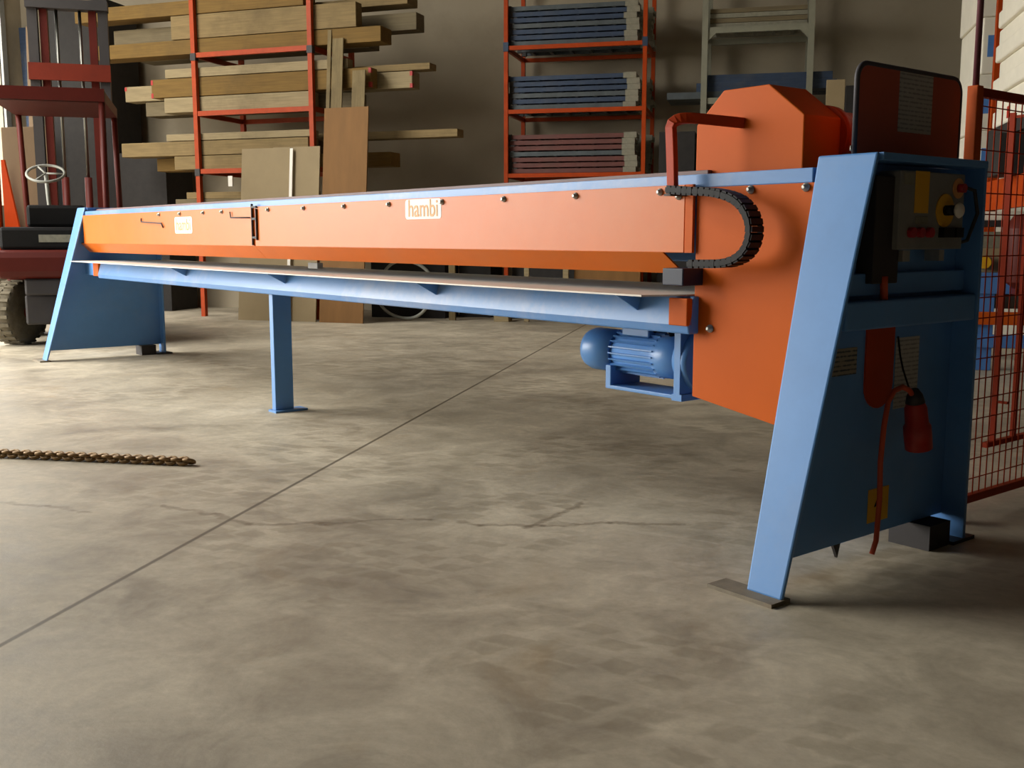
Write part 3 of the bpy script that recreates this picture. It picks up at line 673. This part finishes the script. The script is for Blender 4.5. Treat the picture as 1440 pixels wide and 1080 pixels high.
# ================================================================== PALE RACK
Y3 = 13.1
zl3 = [rY(1060, v, Y3).z for v in (240, 136, 36)]
e3, ax3, bx3 = rack2(988, 1135, Y3, .8, zl3, M['rackw'], 'pale grey steel rack behind the orange hood', 4.3, .07, .07)
g = MB()
for (x, s) in ((.035, 1), (bx3-ax3-.035, -1)):
    g.prism([(x, -.02, zl3[2]-.07), (x+s*.09, -.02, zl3[2]-.07), (x, -.02, zl3[2]-.16)], 0, (0, .03, 0))
g.build('corner_gusset', M['rackw'], e3)
for k in range(4):
    a = rY(992, 0, Y3).x
    f = MB(); L = bx3-ax3-.1
    f.box((0, 0, 0), (L, .05, .05)); f.box((0, .6, 0), (L, .65, .05))
    for q in range(5): f.box((.05+q*L/5, .05, .005), (.09+q*L/5, .6, .045))
    o = f.build('lattice_frame', M['w3'] if k % 2 else M['bracket']); o.location = (ax3+.05, Y3+.05, zl3[2]+.001+k*.056)
    tag(o, 'beige lattice frame on the upper shelf of the pale rack, %s from below' % ordn[k], 'frame', 'lattice frames on the pale rack')
a = rY(940, 0, Y3).x; b = rY(1182, 0, Y3).x
for k, (m, da, db, h) in enumerate((('db2', .0, -.35, .08), ('db1', .35, -.0, .10), ('db1', .45, -.05, .09))):
    f = MB().box((0, 0, 0), (b-a-da+db, .3, h)); f.box((0, .34, 0), (b-a-da+db, .6, h)); o = f.build('long_plank', M[m])
    o.location = (a+da, Y3+.05, zl3[1]+.001+sum((.08, .10, .09)[:k])+k*.001)
    tag(o, '%s long plank on the lower shelf of the pale rack, %s' % (('slate grey', 'dark blue', 'dark blue')[k], ('at the bottom', 'in the middle', 'on top')[k]), 'plank', 'planks on the pale rack')
# dark stacked crates below
def boxthing(name, u0, u1, v0, v1, y, dep, m, label, cat, group=None, z0=None, bevel=.005):
    a, b = rY(u0, 300, y).x, rY(u1, 300, y).x; zt3 = rY((u0+u1)/2, v0, y).z; zb3 = rY((u0+u1)/2, v1, y).z if z0 is None else z0
    f = MB().box((0, 0, 0), (b-a, dep, zt3-zb3)); o = f.build(name, m, bevel=bevel); o.location = (a, y, zb3); return tag(o, label, cat, group)
boxthing('wooden_plank', 1155, 1181, 112, 0, 12.6, .05, M['ply2'], 'upright tan board standing right of the pale rack', 'plank', z0=0)
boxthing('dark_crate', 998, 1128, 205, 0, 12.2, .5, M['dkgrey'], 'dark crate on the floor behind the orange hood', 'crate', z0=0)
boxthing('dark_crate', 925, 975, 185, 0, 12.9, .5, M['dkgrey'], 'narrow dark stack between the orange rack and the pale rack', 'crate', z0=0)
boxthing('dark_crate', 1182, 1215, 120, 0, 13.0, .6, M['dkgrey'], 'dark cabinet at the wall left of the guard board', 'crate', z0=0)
# low things near the floor under the racks
boxthing('white_block', 694, 715, 441, 0, 12.55, .2, M['w4'], 'small pale wooden block on the floor under the middle rack', 'block', z0=0)
for k, (u0, u1, v, lb) in enumerate(((630, 639, 300, 'thin upright lath standing left of the middle rack'), (737, 744, 310, 'thin upright lath standing before the middle rack'), (792, 800, 320, 'light upright post standing before the middle rack'))):
    boxthing('wooden_lath', u0, u1, v, 0, 12.62, .04, M['w4'] if k else M['wz'], lb, 'lath', z0=0)
boxthing('wooden_board', 808, 902, 345, 0, 12.7, .05, M['ply'], 'low brown board standing before the middle rack', 'board', z0=0)
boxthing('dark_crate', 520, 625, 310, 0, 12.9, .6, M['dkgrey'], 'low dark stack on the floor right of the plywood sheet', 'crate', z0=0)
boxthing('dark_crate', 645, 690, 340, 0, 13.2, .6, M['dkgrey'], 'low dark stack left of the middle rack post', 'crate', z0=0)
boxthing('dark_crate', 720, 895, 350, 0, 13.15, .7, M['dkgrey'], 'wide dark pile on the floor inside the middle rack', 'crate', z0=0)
# hose loop on the floor
c = rY(570, 425, 12.4); f = MB().tube([(c.x+.36*math.cos(t), 12.4+.05*math.sin(3*t), .39+.36*math.sin(t)) for t in [k*2*math.pi/40 for k in range(40)]], .02, close=True)
o = f.build('hose_loop', M['hose'], loc=(c.x, 12.4, 0)); tag(o, 'pale hose coil standing on the floor right of the plywood', 'hose')
f = MB().box((0, 0, 0), (.06, .02, .13)); o = f.build('light_spot', M['white']); o.location = onr(321, 262, -.1); tag(o, 'small white card painted in for a light spot at the left edge of the pale board', 'light spot')  # white box stands in for a reflected spot of light

# ================================================================== FORKLIFT
fa = math.radians(29.5)      # heading, turned from room +Y to the left
fb_ = fl(28, 484)
H0 = Vector((-math.sin(fa), math.cos(fa), 0)); S0 = Vector((math.cos(fa), math.sin(fa), 0))
# local frame: x to the right of the truck, y forward; right rear wheel contact at (0.45, 0.3)
FO = fb_+S0*.42-H0*.35; FO.z = 0
fk = empty('forklift', FO, fa, 'dark red forklift with black tyres parked behind the far end of the machine', 'forklift')
def kp(mb, name, m, par=None, bevel=0): return mb.build(name, m, par or fk, bevel=bevel)
kp(MB().box((-.5, .36, .5), (.5, 1.9, .86)), 'chassis', M['lred'], bevel=.03)
kp(MB().box((-.28, -.1, .22), (.28, 1.9, .5)), 'undercarriage', M['dark'], bevel=.02)
kp(MB().box((-.52, -.25, .655), (.52, .35, .92)), 'counterweight', M['lred'], bevel=.07)
kp(MB().box((-.26, -.2, .5), (.26, .35, .654)), 'counterweight', M['dark'], bevel=.02)
kp(MB().box((-.46, -.15, .921), (.46, .85, 1.13)), 'engine_cover', M['blk'], bevel=.03)
kp(MB().box((-.26, .25, 1.13), (.26, .75, 1.22)).box((-.26, .15, 1.13), (.26, .27, 1.34)), 'seat', M['blk'], bevel=.03)
kp(MB().box((-.12, -.156, .99), (.26, -.15, 1.06)), 'nameplate', M['bracket'])
g = kp(MB().box((-.5, .05, 2.30), (.5, 1.5, 2.33)).box((-.5, .05, 2.33), (-.44, 1.5, 2.4)).box((.44, .05, 2.33), (.5, 1.5, 2.4)).box((-.5, .03, 2.3), (.5, .1, 2.42)), 'overhead_guard', M['lred'])
for x in (-.47, .47):
    MB().tube([(x, .0, .8), (x, .02, 1.5), (x, .07, 2.33)], .03, n=8).build('guard_pillar', M['redor'] if x < 0 else M['lred'], g)  # left rear pillar takes a brighter paint to imitate light falling on it
    MB().tube([(x, 1.75, .8), (x, 1.6, 1.5), (x, 1.45, 2.33)], .03, n=8).build('guard_pillar', M['lred'], g)
def wheel(x, y, r, w, turn=0., side=None):
    t = MB().lathe((-w/2, 0, r), (1, 0, 0), [(0, r*.55), (0.0, r*.9), (.03, r), (w-.03, r), (w, r*.9), (w, r*.55)], n=36)
    for k in range(24):
        an = 2*math.pi*k/24; d = Vector((0, math.cos(an), math.sin(an))); n = Vector((0, -math.sin(an), math.cos(an))); R = Matrix((Vector((1, 0, 0)), d, n)).transposed()
        t.box((-w/2+.01, r-.01, -.02), (0, r+.008, .012), R, (0, 0, r)); t.box((0, r-.01, .01), (w/2-.01, r+.008, .042), R, (0, 0, r))
    o = kp(t, 'wheel', M['tyre']); sx = side or (1 if x > 0 else -1)
    o.location = (x, y, .008); o.rotation_euler = (0, 0, turn)
    MB().lathe((sx*(w/2-.03), 0, r), (sx, 0, 0), [(0, r*.56), (.02, r*.56), (.02, r*.45), (.0, r*.3), (.03, r*.2), (.035, .01)], n=24).build('hub', M['lred'], o)
TU = math.radians(-26)
wheel(-.42, .35, .305, .22, TU, 1); wheel(.42, .35, .305, .22, TU); wheel(.46, 1.4, .34, .24); wheel(-.46, 1.4, .34, .24)
for x in (-.36, .36): kp(MB().box((x-.05, 2.0, .15), (x+.05, 2.12, 3.6)), 'mast_rail', M['dark'])
for x in (-.25, .25): kp(MB().box((x-.04, 2.03, .15), (x+.04, 2.13, 3.5)), 'mast_rail', M['lred2'] if 'lred2' in M else M['lred'])
kp(MB().box((-.42, 1.96, 2.74), (.42, 2.0, 2.92)), 'mast_crossmember', M['lredm'])
kp(MB().box((-.42, 1.96, 3.5), (.42, 2.12, 3.6)), 'mast_crossmember', M['dark'])
kp(MB().box((-.42, 1.96, .3), (.42, 2.0, .45)).box((-.1, 1.9, .3), (.1, 2.0, .7)), 'mast_crossmember', M['lred'])
for x in (-.12, .12): 
    c = kp(MB().cyl((x, 2.06, .2), (x, 2.06, 1.7), .04), 'lift_cylinder', M['lred'])
    MB().cyl((x, 2.06, 1.7), (x, 2.06, 3.5), .018).build('piston_rod', M['chrome'], c)
kp(MB().box((-.45, 2.14, .12), (.45, 2.18, .22)).box((-.45, 2.14, .5), (.45, 2.18, .6)).box((-.45, 2.14, .22), (-.38, 2.18, .5)).box((.38, 2.14, .22), (.45, 2.18, .5)), 'fork_carriage', M['dark'])
for x in (-.25, .25): kp(MB().box((x-.05, 2.18, .08), (x+.05, 2.22, .62)).box((x-.05, 2.22, .08), (x+.05, 3.1, .12)), 'fork_tine', M['dark'])
cc = Vector((-.18, 1.0, 1.68)); f = MB(); ax_ = Vector((0, -.5, .85)).normalized(); u_ = Vector((1, 0, 0)); w_ = ax_.cross(u_)
f.tube([cc+(u_*math.cos(t)+w_*math.sin(t))*.18 for t in [k*2*math.pi/28 for k in range(28)]], .014, close=True); f.tube([cc, cc+Vector((0, .3, -.8))], .02)
for t in (0, 2.1, 4.2): f.tube([cc, cc+(u_*math.cos(t)+w_*math.sin(t))*.18], .01, n=6)
kp(f, 'steering_wheel', M['hose'])

# boards leaning in the far left corner
def lean2(name, pb, pt, w, m, label, cat, t=.03):
    pb, pt = Vector(pb), Vector(pt); f = MB().prism([(0, 0, 0), (w, 0, 0), (w+pt.x-pb.x, pt.y-pb.y, pt.z), (pt.x-pb.x, pt.y-pb.y, pt.z)], 0, (0, -t, 0)); o = f.build(name, m); o.location = pb; return tag(o, label, cat)
yb = 13.75
a = rY(52, 300, yb); lean2('blue_board', (max(-10.9, a.x), yb, 0), (max(-10.95, rY(22, 40, 14.1).x), 14.1, rY(22, 40, 14.1).z), .16, M['db1'], 'narrow blue board leaning in the far left corner', 'board')
a = rY(72, 300, yb); lean2('tan_board', (a.x, 13.3, 0), (rY(38, 38, 13.66).x, 13.66, rY(38, 38, 13.66).z), .17, M['card'], 'narrow tan board leaning beside the blue one in the corner', 'board')
boxthing('cardboard_panel', 9, 76, 178, 0, 13.0, .06, M['card'], 'brown cardboard panel standing behind the forklift seat', 'panel', z0=0)
f = MB().prism([(0, 0, 0), (.45, 0, 0), (.05, 0, 2.1), (0, 0, 2.1)], 0, (0, .03, 0)); o = f.build('orange_wedge_panel', M['redor']); a = rY(6, 300, 12.8); o.location = (a.x, 12.8, 0); tag(o, 'orange tapering panel at the left edge behind the forklift', 'panel')
boxthing('dark_cabinet', 82, 165, 0, 0, 13.3, .7, M['dkgrey'], 'tall dark cabinet against the back wall behind the forklift mast', 'cabinet', z0=0)
boxthing('dark_cabinet', 166, 236, 215, 0, 13.3, .7, M['dkgrey'], 'dark cabinet left of the timber rack', 'cabinet', z0=0)

# ================================================================== RIGHT BACKGROUND behind the fence
XP = 1.81
pr_ = empty('pallet_rack', (XP, 5.8, 0), 0, 'orange pallet rack behind the mesh fence at right', 'rack')
for y in (0, 4.1):
    for x in (.02, 1.2): MB().box((x, y-.04, 0), (x+.08, y+.04, 3.6)).build('rack_post', M['rack'], pr_)
for z in (1.50, 1.93):
    for x in (.0, 1.22): MB().box((x, .04, z-(.24 if z < 1.9 else .1)), (x+.05, 4.06, z)).build('rack_beam', M['rack'] if z < 1.9 else M['dark'], pr_)
MB().box((.05, .04, 1.90), (1.22, 4.06, 1.93)).build('shelf_deck', M['w3'], pr_)
MB().box((.05, .04, 1.46), (1.22, 4.06, 1.48)).build('shelf_deck', M['w3'], pr_)
for k in range(10):
    f = MB().box((0, 0, 0), (1.1, 3.7, .134)); o = f.build('wrapped_pack', M['pack'], bevel=.015); o.location = (XP-.0+.03*(k % 2), 6.0+.04*(k % 3), 1.932+k*.135)
    tag(o, 'white wrapped pack on the pallet rack, %s from below' % ordn[k], 'package', 'wrapped packs on the pallet rack')
o = MB().box((0, 0, 0), (.004, .10, .09)).build('red_sticker', M['plug']); 
o.name = 'red_sticker'; o.parent = bpy.data.objects['wrapped_pack']; q = sight(1424, 104, (1, 0, 0), (XP, 0, 0)); o.location = (-.005, q.y-6.0, max(.02, q.z-1.932) if q.z-1.932 < .04 else .03)
boxthing('dark_bundle', 1400, 1440, 186, 215, 8.6, .5, M['dkgrey'], 'dark bundle on the lower level of the pallet rack', 'bundle', z0=1.502)
# second stack further back, with blue print
for k in range(8):
    f = MB().box((0, 0, 0), (1.2, 1.1, .5)); o = f.build('wrapped_pack', M['pack'], bevel=.015); o.location = (1.83+.02*(k % 2), 10.6, k*.502+.001)
    tag(o, 'white pack with blue print in the far stack, %s from below' % ordn[k], 'package', 'wrapped packs stacked on the floor by the rack')
    MB().box((.05, -.002, .15), (.16, 0, .34)).build('blue_print', M['lamb'], o)
# second machine behind the fence
Mo = Vector((fl(1360, 520).x, fl(1360, 520).y, 0))
m2 = empty('second_machine', Mo, 0, 'blue and orange machine with yellow parts standing behind the mesh fence', 'machine')
def q_(mb, name, m, bevel=.004): return mb.build(name, m, m2, bevel=bevel)
for x in (.05, 1.3): q_(MB().box((x, 0, 0), (x+.12, .1, .66)), 'leg', M['lamb']); q_(MB().box((x, .78, 0), (x+.12, .88, .66)), 'leg', M['lamb'])
q_(MB().box((-.3, -.02, .6), (1.6, .88, .76)), 'upper_beam', M['lamb'])
q_(MB().box((-.3, -.03, .36), (1.6, .02, .46)), 'orange_bar', M['fencep'])
q_(MB().box((-.3, -.02, .18), (1.6, .05, .28)), 'lower_beam', M['lamb'])
q_(MB().box((-.2, .1, .48), (1.5, .8, .58)), 'roller_bed', M['grey'])
q_(MB().box((-.1, .2, .76), (1.4, .8, .95)), 'pale_housing', M['ply2'])
q_(MB().lathe((.1, .1, .84), (0, 1, 0), [(0, .05), (.1, .05), (.1, .01)]), 'yellow_wheel', M['yellow'])
q_(MB().lathe((.42, .1, .96), (0, 1, 0), [(0, .05), (.1, .05), (.1, .01)]), 'yellow_wheel', M['yellow'])
q_(MB().box((-.2, .3, .95), (1.4, .7, 1.08)), 'grey_housing', M['bracket'])
q_(MB().box((-.2, .28, 1.12), (1.4, .7, 1.17)), 'dark_rail', M['dark'])
q_(MB().box((-.15, .4, 1.08), (-.05, .6, 1.12)).box((1.2, .4, 1.08), (1.3, .6, 1.12)), 'rail_support', M['dark'])
q_(MB().box((-.2, .3, 1.17), (1.4, .7, 1.24)), 'pale_top', M['pack'])
c = m2r(mX(1437, 370, -2.6)); f = MB().lathe((0, 0, 0), (0, 0, 1), [(0, .06), (.05, .09), (.35, .09), (.45, .05)], n=20)
cx_ = rY(1438, 370, Mo.y-.2).x-Mo.x
q_(MB().lathe((cx_, -.2, .65), (0, 0, 1), [(0, .05), (.05, .12), (.45, .14), (.55, .08), (.56, .01)], n=20).box((cx_-.03, -.16, .6), (cx_+.03, .0, .66)), 'red_cylinder', M['lred'])

# ================================================================== chain on the floor
a, b = fl(0, 643), fl(272, 655); d = (b-a).normalized(); st = a-d*.35; L = (b-st).length; f = MB(); n = int(L/.029)
for i in range(n):
    c = st+d*(i*.029+.02)+Vector((0, 0, .02)); side = d.cross(ZZ); tl_ = .55 if i % 2 else -.55
    ax1 = (side*math.cos(tl_)+ZZ*math.sin(tl_))
    pts = []
    for k in range(10):
        t = 2*math.pi*k/10; pts.append(c+d*(.026*math.cos(t))+ax1*(.021*math.sin(t)))
    f.tube([Vector((p.x, p.y, max(p.z, .0092))) for p in pts], .009, n=5, close=True)
o = f.build('steel_chain', M['chain'], loc=(a.x, a.y, 0)); tag(o, 'rusty steel chain lying straight on the concrete at the left edge', 'chain')
